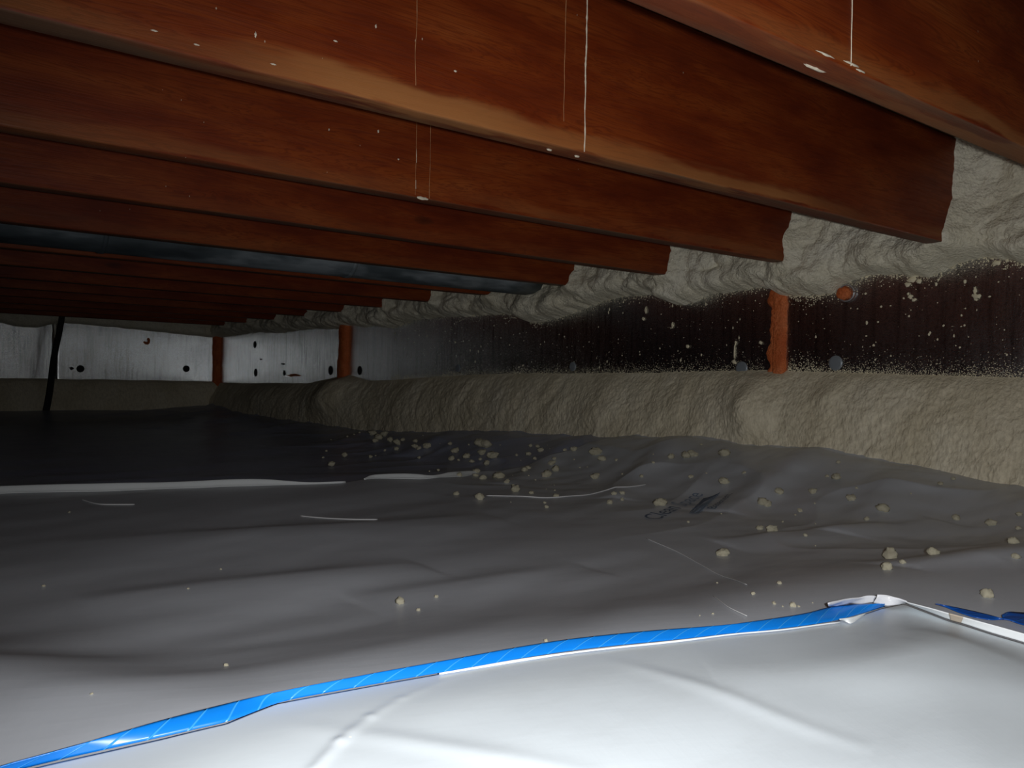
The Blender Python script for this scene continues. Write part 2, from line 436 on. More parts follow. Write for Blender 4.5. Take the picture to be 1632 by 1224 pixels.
M = dict(
    wood=wood_mat(),
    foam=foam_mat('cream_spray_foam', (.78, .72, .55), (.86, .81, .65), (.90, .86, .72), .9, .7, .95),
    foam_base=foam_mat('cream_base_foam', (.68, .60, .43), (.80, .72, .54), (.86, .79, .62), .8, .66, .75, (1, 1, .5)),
    crumb=foam_mat('foam_crumb', (.72, .66, .46), (.82, .76, .57), (.88, .84, .68), 1.6, .75, .7),
    orange=foam_mat('orange_gap_foam', (.52, .105, .026), (.66, .165, .048), (.74, .23, .085), 1.3, .6, .7),
    foil=foil_mat(),
    liner_far=liner_mat('liner_far', (.36, .39, .52), .30, .03),  # same white plastic in all three; shade farther back put into darker tints
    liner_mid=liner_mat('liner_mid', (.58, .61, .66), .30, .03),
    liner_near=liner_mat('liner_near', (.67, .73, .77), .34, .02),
    lap=plain('white_lap_edge', (.76, .79, .80), .35, 0, .05, 40, .05),
    beige=plain('beige_tape', (.50, .42, .33), .4, 0, .1, 50),
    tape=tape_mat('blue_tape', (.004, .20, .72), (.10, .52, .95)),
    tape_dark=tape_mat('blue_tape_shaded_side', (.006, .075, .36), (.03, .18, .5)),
    galv=None,
    faint=plain('faint_residue', (.36, .17, .075), .8, 0, .35, 90, .3),
    clear=plain('clear_tape', (.70, .71, .74), .12, 0, .2, 30, .3),
    black=plain('black_rubber', (.006, .006, .006), .7, 0, .2),
    white=plain('white_residue', (.72, .64, .50), .8, 0, .25, 90, .5),
    speck=plain('foam_speck', (.80, .72, .52), .8, 0, .15, 60, .2),
    disc=plain('washer_plastic', (.26, .29, .32), .35, .2, .1, 40, .05),
    ink=plain('blue_ink', (.22, .29, .40), .5, 0, .3, 70, 0),
    ink_dark=plain('dark_ink', (.08, .12, .20), .5, 0, .3, 70, 0),
    ply=plain('subfloor_plywood', (.20, .10, .05), .8, 0, .3, 8),
    wall=plain('concrete_block', (.20, .19, .17), .9, 0, .2, 12, .6),
    soil=plain('soil', (.09, .07, .05), .95, 0, .3, 10, .6),
    thread=plain('white_thread', (.62, .62, .62), .5, 0, .05, 30, 0),
)
g = NT('galvanised_duct'); v = g.coord((1, 3, 3))
gc = g.ramp(g.noise(v, 2.2, 4, .6), [(.36, (.035, .042, .048)), (.50, (.10, .125, .14)), (.60, (.30, .34, .37))])
g.set(Base_Color=gc, Metallic=.25, Roughness=g.ramp(g.noise(v, 9, 3), [(.3, (.40,) * 3), (.7, (.62,) * 3)])); g.bump(g.noise(v, 60, 3), .3, .002)
M['galv'] = g.m

# ---------------------------------------------------------------- the setting
XW = 1.962      # face of the foil boards on the right wall
YW = 5.69       # face of the foil boards on the far wall
JB = CAMZ + .316   # underside of the joists
JH = .235
tag(box('floor', -3.1, 2.3, -1.6, 6.0, -.16, -.06, M['soil']), kind='structure')
tag(box('ceiling', -3.1, 2.3, -1.6, 6.0, JB + JH, JB + JH + .03, M['ply']), kind='structure')
tag(box('wall_right', XW + .050, XW + .25, -1.6, 6.0, -.06, JB + JH, M['wall']), kind='structure')
tag(box('wall_far', -3.1, XW + .050, YW + .045, YW + .25, -.06, JB + JH, M['wall']), kind='structure')
tag(box('wall_left', -3.3, -3.1, -1.6, 6.0, -.06, JB + JH, M['wall']), kind='structure')
tag(box('wall_near', -3.1, 2.05, -1.8, -1.6, -.06, JB + JH, M['wall']), kind='structure')

# ---------------------------------------------------------------- foil faced boards
def rec(X):
    """the far boards lean out from the wall a little, away from the corner"""
    X = np.asarray(X, float)
    return np.where(X > .98, -.020 * np.clip(1.957 - X, 0, 2) ** 2, np.maximum(-.0190 - .07 * (.98 - X), -.070))


def specks(name, pts, parent, mat, rnd):
    """flat little blobs stuck on a board: overspray, and added glints on the far foil; pts: (pos, normal axis, r, stretch)"""
    V, Fc = [], []
    for (x, y, z, r, s, ax) in pts:
        b = len(V); th = r * .45; a0 = rnd.random() * 6.28
        for k in range(6):
            a = a0 + k * math.pi / 3; rr = r * rnd.uniform(.65, 1.2)
            u_, w_ = math.cos(a) * rr, math.sin(a) * rr * s
            V.append((x + .0005, y + u_, z + w_) if ax == 0 else (x + u_, y + .0012, z + w_))
        V.append((x - th - .0004, y, z) if ax == 0 else (x, y - th, z))
        for k in range(6):
            q = (b + k, b + (k + 1) % 6, b + 6)
            Fc.append(q if ax == 1 else q[::-1])
    return tag(link(name, mesh(name, V, Fc), mat, parent), kind='stuff')


def disc(y, z, r, parent, ax=0, mat='disc', label=None, x=None):
    V, Fc = [], []
    N = 28
    for (rr, h) in ((r, .0), (r * .97, .0018), (r * .70, .0022), (r * .30, .0024), (.003, .0025)):
        for k in range(N):
            a = 2 * math.pi * k / N
            V.append((XW - h, y + rr * math.cos(a), z + rr * math.sin(a)) if ax == 0 else (x + rr * math.cos(a), YW + float(rec(x)) - h, z + rr * math.sin(a)))
    for i in range(4):
        for k in range(N):
            q = (i * N + k, i * N + (k + 1) % N, (i + 1) * N + (k + 1) % N, (i + 1) * N + k)
            Fc.append(q[::-1] if ax == 0 else q)
    last = tuple(4 * N + k for k in range(N)); Fc.append(last[::-1] if ax == 0 else last)
    o = link('washer', mesh('washer', V, Fc), M[mat], parent)
    if label: o['label'] = label
    return o


def board(y0, y1, label, ax=0):
    """one foil faced board with a slightly cockled face"""
    n = int((y1 - y0) / .02); m = 16
    s = np.linspace(y0, y1, n)[:, None] * np.ones((1, m)); z = np.linspace(.0, .585, m)[None, :] * np.ones((n, 1))
    d = np.abs(.0012 * perlin(s * 4, z * 5, 3.3) + .0006 * perlin(s * 17, z * 6, 1.3))
    if ax == 0: P = np.stack([XW + d, s, z], -1)
    else: P = np.stack([s, YW + rec(s) + d, z], -1)
    o = grid('foil_board', P, M['foil'], flip=(ax == 0))
    md = o.modifiers.new('thickness', 'SOLIDIFY'); md.thickness = .038; md.offset = -1
    tag(o, label, 'insulation board', 'foil faced boards lining the walls')
    return o


board_a = board(-1.2, 1.345, 'dark foil board at the right edge, nearer than the first orange seam')
board_b = board(1.352, 3.862, 'long foil board on the side wall between the two orange seams')
board_c = board(3.870, 5.685, 'short foil board on the side wall from the second seam to the corner')
board_d = board(.985, 1.957, 'bright foil board on the far wall between the corner and the dark strap', 1)
board_e = board(-1.45, .975, 'dim sparkling foil board on the far wall, left of the dark strap', 1)

# ---------------------------------------------------------------- foam against the walls
zbY = [-.6, .2, .60, .749, .80, .841, .89, .95, 1.00, 1.07, 1.12, 1.187, 1.26, 1.342, 1.37, 1.43, 1.50, 1.58, 1.63, 1.70, 1.76, 1.80, 1.88, 1.98, 2.08, 2.14, 2.20, 2.30, 2.38, 2.45, 2.57, 2.75, 3.0, 3.2, 3.32, 3.42, 3.55, 3.66, 3.79, 3.95, 4.2, 4.63, 5.0, 5.67]
zbZ = [.52, .52, .515, .521, .541, .546, .538, .512, .520, .530, .525, .497, .489, .500, .520, .521, .518, .512, .500, .497, .520, .536, .532, .530, .512, .500, .488, .470, .466, .500, .512, .512, .520, .520, .500, .486, .505, .498, .520, .505, .515, .508, .522, .51]


def puffs(a, b, s, seed):
    """billowing foam: round tops, sharp creases, a value 0..1"""
    wa = a + .35 * perlin(a * s * .6, b * s * .6, seed) / s
    wb = b + .35 * perlin(a * s * .6 + 9, b * s * .6, seed + 3.3) / s
    return np.clip(np.abs(perlin(wa * s, wb * s, seed + 7.7)) * 2.0, 0, 1) ** .8


def ygrid(y0, y1, d0, k):
    ys = [y0]
    while ys[-1] < y1: ys.append(ys[-1] + d0 + k * max(0, ys[-1] - .8))
    return np.array(ys)


JY = [.4821, .8831, 1.2911, 1.6758, 2.0948, 2.5362, 2.9325, 3.3283, 3.7162, 4.122, 4.528, 4.934, 5.340]   # centre lines of the joists

# upper band, one sprayed mass along the side wall
ys = ygrid(.30, YW + .02, .0032, .0013); zs = np.linspace(.440, JB + JH + .004, 116)
Y, Z = np.meshgrid(ys, zs, indexing='ij')
zb = np.interp(Y, zbY, zbZ) + .008 * perlin(Y * 16, 1.3, 0.) + .006 * perlin(Y * 45, Z * 40, 2.)
h = Z - zb
t = -.02 + .070 * (1 - np.exp(-np.clip(h + .0075, 0, 1) / .014)) + np.clip(h, -.05, 0) * .6
big = puffs(Y, Z * 1.1, 9, 1.1); mid = puffs(Y, Z, 21, 4.1); sml = puffs(Y, Z, 52, 6.1); tiny = puffs(Y, Z, 120, 9.1)
env = smooth((h + .006) / .02)
t = t + env * (.010 * (big - .45) + .026 * (domes(Y, Z * 1.2, 17, 1.3) - .6) + .015 * (domes(Y, Z, 34, 4.2) - .6) + .0070 * (domes(Y, Z, 75, 7.7) - .6) + .0016 * (domes(Y, Z, 170, 2.9) - .6))
t = t + .030 * env * np.exp(-((h - .035) / .035) ** 2) * (.55 + .9 * perlin(Y * 7, 2.0, 5.5))      # roll along the lower lip
t = t - .024 * smooth((Z - JB - .02) / .12)                                                      # set back up in the bays
for jy in JY:                                                                                     # climbs the joist faces
    dd = np.abs(Y - jy) - .019
    t = t + .045 * np.exp(-(np.clip(dd, 0, 1) / .022) ** 1.5) * smooth((Z - JB + .03) / .03) * (.75 + .5 * perlin(Z * 11, jy * 9, 3.))
# single fat lobes
for (ly, lz, r, a) in [(2.33, .510, .060, .035), (1.30, .515, .040, .022), (1.22, .520, .040, .018), (1.70, .520, .040, .020), (2.20, .515, .04, .018), (3.45, .510, .07, .03), (1.08, .555, .045, .018), (.92, .56, .06, .012)]:
    t = t + a * np.exp(-(((Y - ly) ** 2 + (Z - lz) ** 2) / r ** 2)) * env
P = np.stack([XW + .012 - t - .012, Y, Z], -1)
up = grid('rim_foam', P, M['foam'])
tag(up, 'lumpy cream spray foam filling the joist bays along the top of the side wall', 'spray foam', 'cream spray foam bands')

# lower band, from the boards down onto the liner
ys = ygrid(.30, YW + .02, .0034, .0013); ss = np.linspace(0, 1, 96)
Y, S = np.meshgrid(ys, ss, indexing='ij')
ztop = np.interp(Y, [.3, .75, 1.07, 1.36, 1.9, 2.56, 3.0, 3.25, 3.6, 3.8, 3.95, 4.3, 5.1, 5.7], [.275, .275, .281, .290, .281, .276, .262, .250, .238, .262, .250, .215, .205, .200])
zbot = np.interp(Y, RY, RZ) - .045
Z = ztop + .012 - S * (ztop + .012 - zbot)
big = perlin(Y * 3.2, Z * 4, 2.7); mid = puffs(Y, Z, 9, 11.1); sml = puffs(Y, Z, 34, 14.1); tiny = puffs(Y, Z * .7, 95, 17.1)
prof = np.sin(np.clip(S * 1.05, 0, 1) ** .72 * math.pi * .60) ** 1.35
t = -.008 + .092 * prof + .030 * smooth((S - .55) / .45) * np.interp(Y, [.3, .8, 1.2, 6], [1.3, 1.1, .5, .4])
env = smooth(S / .12)
t = t + env * (.016 * big + .0055 * (mid - .4) + .0030 * (sml - .4) + 0.0012 * (tiny - .4) + .0030 * (domes(Y + Z * .25, Z * .7, 110, 3.1) - .6)) + .0012 * perlin(Y * 160, Z * 120, 1.) * smooth(S / .04)
t = t + .0030 * env * perlin(Y * 22 + Z * 9, Z * 9, 6.)
for (ly, lz, ry, rz, a) in [(1.39, .215, .075, .075, .042), (1.36, .16, .06, .05, .016), (3.86, .205, .13, .085, .060), (3.93, .13, .16, .07, .035), (2.45, .17, .10, .08, .018), (1.95, .18, .06, .1, .012), (1.17, .235, .035, .03, .012), (4.7, .15, .25, .07, .02), (.75, .12, .16, .09, .018), (1.6, .2, .03, .09, -.010)]:
    t = t + a * env * np.exp(-((Y - ly) / ry) ** 2 - ((Z - lz) / rz) ** 2)
P = np.stack([XW - t, Y, Z], -1)
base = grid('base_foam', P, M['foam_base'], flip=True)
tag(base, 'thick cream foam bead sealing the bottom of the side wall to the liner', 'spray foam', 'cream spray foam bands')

# the same two bands on the far wall, smoother
xs = np.arange(-1.5, XW + .01, .008); zs = np.linspace(.46, JB + JH, 44)
X, Z = np.meshgrid(xs, zs, indexing='ij')
zb = np.interp(X, [-1.5, .3, .62, .70, .76, .88, .94, 1.00, 1.15, 1.5, 1.8, 1.96], [.53, .54, .552, .530, .512, .512, .530, .548, .545, .528, .510, .500]) + .006 * perlin(X * 14, 1., 2.)
h = Z - zb
t = -.02 + .055 * (1 - np.exp(-np.clip(h + .004, 0, 1) / .012)) + smooth(h / .02) * (.012 * puffs(X, Z, 12, 2.) + .006 * puffs(X, Z, 30, 5.))
o = grid('rim_foam', np.stack([X, YW + rec(X) - t, Z], -1), M['foam'], flip=True)
tag(o, 'dim cream foam band along the top of the far wall above the foil', 'spray foam', 'cream spray foam bands')
xs = np.arange(-1.5, XW + .01, .008); ss = np.linspace(0, 1, 44)
X, S = np.meshgrid(xs, ss, indexing='ij')
ztop = .206 + .004 * perlin(X * 6, 1., 1.) + .002 * perlin(X * 30, 2., 2.)
Z = ztop + .01 - S * (ztop + .03)
t = -.006 + .070 * np.sin(np.clip(S, 0, 1) ** .6 * math.pi * .62) + smooth(S / .1) * (.010 * perlin(X * 4, Z * 5, 3.) + .005 * puffs(X, Z, 20, 3.))
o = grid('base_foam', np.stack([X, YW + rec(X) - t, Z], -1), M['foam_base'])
tag(o, 'smooth shadowed foam bead along the foot of the far wall', 'spray foam', 'cream spray foam bands')


# orange gap foam in the seams between boards
def seam(yc, z0, z1, w, label, seed, proud=.016, lean=0.0, big_=1.0):
    n, m = 26, 90
    a = np.linspace(-1, 1, n)[:, None] * np.ones((1, m)); Z = np.linspace(z0, z1, m)[None, :] * np.ones((n, 1))
    left = w * (.42 + big_ * (.50 * np.clip(perlin(Z * 17, seed, 0.) * 1.3 + .1, -.15, 1) + .10 * perlin(Z * 70, seed + 2, 0.)))       # ragged far side
    right = w * (.48 + .07 * perlin(Z * 40, seed + 5, 0.))
    off = np.where(a > 0, a * left, a * right)
    t = proud * np.sqrt(np.clip(1 - a ** 4, 0, 1)) - .002 + np.where(a > .05, -.005 * smooth((a - .05) / .2), 0)
    t = t + (1 - a ** 4) * (.003 * (puffs(off * 3, Z, 60, seed) - .4) + .003 * perlin(Z * 30, off * 30, seed))
    o = grid('seam_foam', np.stack([XW - t, yc + lean * (Z - z0) + off, Z], -1), M['orange'])
    return tag(o, label, 'foam seam', 'orange foam seams between boards')


seam(1.353, .265, .545, .060, 'bright orange foam seam with ragged edge, nearest and largest on the side wall', 3.1)
seam(3.868, .240, .575, .092, 'second orange foam seam on the side wall, above the rounded foam bulge', 8.4, .030, -.01, .7)
# the corner joint
n, m = 20, 60
a = np.linspace(0, math.pi / 2, n)[:, None] * np.ones((1, m)); Z = np.linspace(.18, .52, m)[None, :] * np.ones((n, 1))
R_ = .046 + .006 * perlin(Z * 30, a * 2, 3.)
o = grid('seam_foam', np.stack([XW + .006 - R_ * np.cos(a), YW + .006 - R_ * np.sin(a), Z], -1), M['orange'])
tag(o, 'dark red-brown foam seam in the far corner between two bright boards', 'foam seam', 'orange foam seams between boards')

# orange plug below the rim foam
bm = bmesh.new(); bmesh.ops.create_icosphere(bm, subdivisions=4, radius=1)
for v_ in bm.verts:
    c = v_.co.copy(); k = 1 + .16 * float(perlin(c.x * 2, c.y * 2, c.z * 2 + 4)) + .10 * float(perlin(c.x * 6, c.y * 6, c.z * 6))
    v_.co = Vector((c.x * .012 * k, c.y * .019 * k, c.z * .017 * k))
me = bpy.data.meshes.new('foam_plug'); bm.to_mesh(me); bm.free()
me.polygons.foreach_set('use_smooth', [True] * len(me.polygons))
o = link('foam_plug', me, M['orange']); o.location = (XW - .004, 1.160, .487)
tag(o, 'round orange foam plug in the foil just below the upper foam, with shiny washer rim', 'foam plug')
V, Fc = tube([(XW - .006, 1.160 - .007 + .021 * math.cos(k * .2618), .487 + .020 * math.sin(k * .2618)) for k in range(0, 25)], .0022, 6, False)
r_ = link('washer_rim', mesh('washer_rim', V, Fc), plain('clear_rim', (.5, .5, .52), .15, .7, .1, 30, 0), o)
r_.matrix_parent_inverse = Matrix.Translation(-o.location)

for (y, z) in [(1.181, .313), (1.466, .300)]: disc(y, z, .019, board_a if y < 1.35 else board_b, label='grey plastic washer')
disc(2.165, .306, .016, board_b); disc(2.86, .300, .016, board_b); disc(3.70, .290, .022, board_b, mat='black', label='black washer')
disc(4.015, .290, .024, board_c, mat='black', label='black washer'); disc(5.03, .275, .024, board_c, mat='black', label='black washer')
disc(5.05, .446, .022, board_c, mat='black', label='black washer')
disc(0, .293, .022, board_d, 1, 'black', 'black washer', x=1.752)
disc(0, .277, .022, board_d, 1, 'black', 'black washer', x=1.120)


def patch(name, ax, pts, parent, mat, label=None):
    """small torn patch or smear lying on a board face; pts in wall coordinates"""
    h0, h1 = .0008, .0040
    V = []
    for (s, z) in pts: V.append((XW - h0, s, z) if ax == 0 else (s, YW + float(rec(s)) - h0, z))
    cx = sum(p[0] for p in pts) / len(pts); cz = sum(p[1] for p in pts) / len(pts)
    for (s, z) in pts:
        s, z = cx + (s - cx) * .7, cz + (z - cz) * .7
        V.append((XW - h1, s, z) if ax == 0 else (s, YW + float(rec(s)) - h1, z))
    n = len(pts)
    Fc = [(k, (k + 1) % n, n + (k + 1) % n, n + k) for k in range(n)] + [tuple(n + k for k in range(n))]
    o = link(name, mesh(name, V, Fc), mat, parent)
    if label: o['label'] = label
    return o


def blob_pts(s, z, rs, rz, seed, n=14):
    r = random.Random(seed)
    return [(s + rs * math.cos(6.283 * k / n) * r.uniform(.5, 1.25), z + rz * math.sin(6.283 * k / n) * r.uniform(.5, 1.25)) for k in range(n)]


patch('torn_patch', 0, blob_pts(4.47, .262, .085, .010, 2), board_c, M['orange'], 'small red-orange foam smear')
patch('torn_patch', 0, blob_pts(4.60, .275, .022, .016, 4), board_c, M['black'], 'dark torn spot')
patch('torn_patch', 0, blob_pts(4.62, .325, .03, .005, 5), board_c, M['black'], 'dark torn spot')
patch('torn_patch', 0, blob_pts(4.95, .355, .015, .004, 6), board_c, M['black'], 'dark torn spot')
patch('torn_patch', 1, [(1.480, .455), (1.492, .443), (1.510, .440), (1.520, .450), (1.524, .470), (1.516, .483), (1.505, .480), (1.510, .465), (1.500, .455), (1.486, .460)], board_d, M['orange'], 'dark brown torn spot')
patch('torn_patch', 1, blob_pts(1.072, .279, .014, .010, 9), board_d, M['black'], 'dark torn spot')

# foam splashes on the near boards
rnd = random.Random(5)
for (y, z, ry, rz, sd, bd) in [(.845, .457, .011, .010, 1, board_a), (.848, .472, .004, .010, 2, board_a), (.806, .528, .010, .007, 3, board_a),
                               (.985, .518, .013, .008, 4, board_a), (.972, .528, .012, .008, 5, board_a), (.990, .507, .012, .007, 6, board_a),
                               (.960, .519, .007, .005, 7, board_a), (1.001, .497, .009, .006, 18, board_a), (.972, .503, .008, .007, 19, board_a), (.998, .475, .004, .004, 8, board_a), (.993, .468, .007, .006, 9, board_a), (.984, .460, .006, .004, 10, board_a),
                               (1.492, .317, .008, .008, 11, board_b), (1.490, .345, .0025, .022, 12, board_b), (1.487, .372, .003, .008, 13, board_b),
                               (1.72, .43, .006, .010, 14, board_b), (1.83, .48, .005, .012, 15, board_b), (1.84, .455, .007, .007, 16, board_b), (1.66, .365, .006, .007, 17, board_b), (1.405, .37, .006, .006, 21, board_b)]:
    patch('foam_splash', 0, blob_pts(y, z, ry, rz, sd), bd, M['speck'])


def spray_pts(y0, y1, n_top, n_mid, n_up):
    L = []
    for _ in range(n_top):          # overspray thinning out above the base foam
        y = rnd.uniform(y0, y1); zt = float(np.interp(y, [.3, .75, 1.07, 1.36, 1.9, 2.56, 3.0, 3.25], [.275, .275, .281, .290, .281, .276, .262, .250]))
        L.append((XW, y, zt - .002 + rnd.expovariate(1 / .012), rnd.uniform(.0006, .0015), 1, 0))
    for _ in range(n_mid):
        y = rnd.uniform(y0, y1); z = rnd.uniform(.29, .52)
        L.append((XW, y, z, rnd.choice([.0009, .001, .0012, .0016, .0022, .0034]), rnd.choice([1, 1, .6, 1.7]), 0))
    for _ in range(n_up):           # and thinning out below the upper foam
        y = rnd.uniform(y0, y1); zt = float(np.interp(y, zbY, zbZ))
        L.append((XW, y, zt - rnd.expovariate(1 / .008), rnd.uniform(.0006, .0022), 1, 0))
    return L


specks('foam_specks', spray_pts(.35, 1.32, 6500, 220, 1500), board_a, M['speck'], rnd)
specks('foam_specks', spray_pts(1.39, 3.4, 7000, 420, 1500), board_b, M['speck'], rnd)
L = [(x_, YW + float(rec(x_)), rnd.uniform(.22, .50), rnd.uniform(.0015, .004), 1, 1) for x_ in [rnd.gauss(.66, .10) for _ in range(170)]]
specks('foil_glints', L, board_e, plain('added_foil_glint', (.85, .88, .9), .12, 1.0, .05, 30, 0), rnd)  # added bright flecks that stand in for glints of the flash

# ---------------------------------------------------------------- ground sheets
def sheet(name, fx, fy, n, m, zoff, mat, label, extra=None):
    """fx, fy: functions of (s, t) in 0..1 giving world x, y"""
    S, T = np.meshgrid(np.linspace(0, 1, n), np.linspace(0, 1, m), indexing='ij')
    X, Y = fx(S, T), fy(S, T)
    Z = F(X, Y) + zoff
    if extra is not None: Z = Z + extra(X, Y)
    o = grid(name, np.stack([X, Y, Z], -1), mat)
    md = o.modifiers.new('thickness', 'SOLIDIFY'); md.thickness = .0012; md.offset = -1
    tag(o, label, 'plastic sheet', 'white plastic ground sheets')
    return o


LAPX = [-1.4, .20, .40, .60, .80, .90, .99, 1.10, 1.22, 1.32, 1.60, 1.98]
LAPY = [2.02, 1.93, 1.90, 1.83, 1.78, 1.765, 1.80, 1.735, 1.77, 1.83, 1.84, 1.84]
lapy = lambda X: np.interp(X, LAPX, LAPY)
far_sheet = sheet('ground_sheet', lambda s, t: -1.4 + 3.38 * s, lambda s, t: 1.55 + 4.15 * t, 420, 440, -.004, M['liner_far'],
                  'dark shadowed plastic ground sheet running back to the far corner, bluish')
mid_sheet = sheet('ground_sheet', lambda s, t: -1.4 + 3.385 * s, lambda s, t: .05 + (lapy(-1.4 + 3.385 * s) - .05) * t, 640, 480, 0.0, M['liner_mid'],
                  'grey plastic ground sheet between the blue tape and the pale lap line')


XC = EDGE_F_X[-1]
def near_x(s, t):
    y = near_y0(s, t); return -.7 + (CX(y) + .7) * s
def near_y0(s, t): return -.45 + (CY(-.7 + (XC + .7) * s) + .45) * t
def seg_flat(X, Y, p, q, w, a):
    dx, dy = q[0] - p[0], q[1] - p[1]; t = np.clip(((X - p[0]) * dx + (Y - p[1]) * dy) / (dx * dx + dy * dy), 0, 1)
    d = np.hypot(X - p[0] - t * dx, Y - p[1] - t * dy)
    return a * np.exp(-(d / w) ** 2)


def near_bump(X, Y):
    z = .010 * np.exp(-(((X - .72) / .10) ** 2 + ((Y - .33) / .085) ** 2))
    z = z + seg(X, Y, .80, .40, .30, .10, .05, .005, .2) + seg(X, Y, .50, .40, .78, .20, .04, .003, -.2)
    z = z + seg(X, Y, .44, .47, .50, .27, .010, .0012) + seg(X, Y, .20, .48, .33, .33, .010, .0012) + .0012 * perlin(X * 9 + Y * 4, Y * 16 - X * 6, 6.6)
    for (p, q) in zip(CREASE_N[:-1], CREASE_N[1:]): z = np.maximum(z, z + seg_flat(X, Y, p, q, .004, .0018) * .7)
    return z * smooth((CY(X) - Y) / .10) * smooth((CX(Y) - X) / .08) + .0012


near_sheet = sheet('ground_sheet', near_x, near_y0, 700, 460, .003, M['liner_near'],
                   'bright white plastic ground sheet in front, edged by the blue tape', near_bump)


# pale turned-up edge where the middle sheet laps over the far one
def ribbon(name, pts, w0, mat, label, cat, up=.5, hgt=.012, sub=10, group=None, lift=.001, wave=.0):
    px = np.array([p[0] for p in pts]); py = np.array([p[1] for p in pts]); n = len(pts)
    wd = np.array([w0(i / (n - 1)) if callable(w0) else w0 for i in range(n)])
    tt = np.linspace(0, n - 1, (n - 1) * sub + 1)
    x = np.interp(tt, range(n), px); y = np.interp(tt, range(n), py); w_ = np.interp(tt, range(n), wd)
    k = np.ones(7) / 7
    def sm(v):
        q = np.convolve(np.pad(v, 3, mode='edge'), k, mode='valid'); q[0], q[-1] = v[0], v[-1]; return q
    x, y, w_ = sm(x), sm(y), sm(w_)
    dx, dy = np.gradient(x), np.gradient(y); L = np.hypot(dx, dy); nx, ny = -dy / L, dx / L
    a = np.linspace(0, 1, 9)
    Xg = x[:, None] + nx[:, None] * w_[:, None] * a[None]; Yg = y[:, None] + ny[:, None] * w_[:, None] * a[None]
    arc = np.cumsum(L) - L[0]
    Z = F(Xg, Yg) + lift + hgt * smooth(a)[None] * np.minimum(1, w_ / w_.max())[:, None] * (1 + wave * perlin(arc * 7, 1., 1.)[:, None])
    uv = np.stack([arc[:, None] * np.ones_like(a)[None], np.ones_like(arc)[:, None] * a[None]], -1)
    o = grid(name, np.stack([Xg, Yg, Z], -1), mat, uv=uv)
    md = o.modifiers.new('thickness', 'SOLIDIFY'); md.thickness = .0008; md.offset = -1
    if cat: tag(o, label, cat, group)
    return o


def dense(f, xs): return [(x, float(f(x))) for x in xs]


LW = lambda pts: None
a_pts = [(x, float(lapy(x)) - .012) for x in np.linspace(-1.35, .90, 26)]
o1 = ribbon('sheet_lap', a_pts, lambda u: .016 if u < .96 else .004, M['lap'], None, None, hgt=.013, lift=.0012, wave=.25)
o1.parent = mid_sheet; o1['label'] = 'pale turned-up lap edge'
b_pts = [(x, float(lapy(x)) - .012) for x in np.linspace(.96, 1.32, 12)]
o2 = ribbon('sheet_lap', b_pts, lambda u: .003 + .016 * abs(math.sin(u * 6.28 * 1.0)) ** .7, M['lap'], None, None, hgt=.010, lift=.0012)
o2.parent = mid_sheet; o2['label'] = 'pale turned-up lap edge'

def strip(name, lo, hi, mat, lift0=.004, lift1=.006, sub=8, belly=0.0, m=7, wob=0.0):
    """a band between two border lines lying on the sheets"""
    n = len(lo); tt = np.linspace(0, n - 1, (n - 1) * sub + 1)
    f = lambda L, a: np.interp(tt, range(n), [p[a] for p in L])
    k = np.ones(5) / 5
    def sm(v):
        q = np.convolve(np.pad(v, 2, mode='edge'), k, mode='valid'); q[0], q[-1] = v[0], v[-1]; return q
    x0, y0, x1, y1 = sm(f(lo, 0)), sm(f(lo, 1)), sm(f(hi, 0)), sm(f(hi, 1))
    a = np.linspace(0, 1, m)[None]
    X = x0[:, None] * (1 - a) + x1[:, None] * a; Y = y0[:, None] * (1 - a) + y1[:, None] * a
    arc = np.concatenate([[0], np.cumsum(np.hypot(np.diff(x0), np.diff(y0)))])[:, None] * np.ones_like(a)
    Z = F(X, Y) + lift0 + (lift1 - lift0) * a + belly * 4 * a * (1 - a) + wob * perlin(arc * 60, a * 2.5, 3.)
    o = grid(name, np.stack([X, Y, Z], -1), mat, uv=np.stack([arc, np.ones_like(arc) * a], -1))
    md = o.modifiers.new('thickness', 'SOLIDIFY'); md.thickness = .0006; md.offset = -1
    return o


tag(strip('blue_tape', TAPE_LO, TAPE_HI, M['tape'], .0050, .0110, belly=.0008),
    'long bright blue tape strip edging the white near sheet across the whole foreground', 'tape', 'blue tape at the sheet borders')
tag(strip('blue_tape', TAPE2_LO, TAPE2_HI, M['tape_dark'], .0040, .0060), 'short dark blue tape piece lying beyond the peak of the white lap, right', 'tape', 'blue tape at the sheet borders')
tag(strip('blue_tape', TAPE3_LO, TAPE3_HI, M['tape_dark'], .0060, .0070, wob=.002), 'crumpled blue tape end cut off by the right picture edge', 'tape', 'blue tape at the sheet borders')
for nm, lo_, hi_, mt, l0, l1, lab, wob in (('sheet_lap', LAP_LO, LAP_HI, 'lap', .0060, .0140, 'flat white folded lap', 0), ('tape_mark', MARK_LO, MARK_HI, 'beige', .0068, .0150, 'beige tape mark across the white lap', 0),
                                ('clear_tape', CLR_LO, CLR_HI, 'clear', .0110, .0180, 'crinkled clear tape over the blue tape end', .0022), ('clear_tape', CLR2_LO, CLR2_HI, 'clear', .0080, .0160, 'crinkled clear tape at the peak', .0020),
                                ('sheet_fold', TRI_LO, TRI_HI, 'lap', .0055, .0090, 'white folded corner of sheet', .0006), ('sheet_lap', EDGE_LO, EDGE_HI, 'lap', .0050, .0062, 'pale rolled border along the tape', .0)):
    q_ = strip(nm, lo_, hi_, M[mt], l0, l1, wob=wob); q_.parent = near_sheet; q_['label'] = lab

# ---------------------------------------------------------------- printed lettering on the middle sheet
o0 = Vector(TEXT_A); o1_ = Vector(TEXT_B); dirx = (o1_ - o0).normalized(); diry = Vector((-dirx.y, dirx.x))


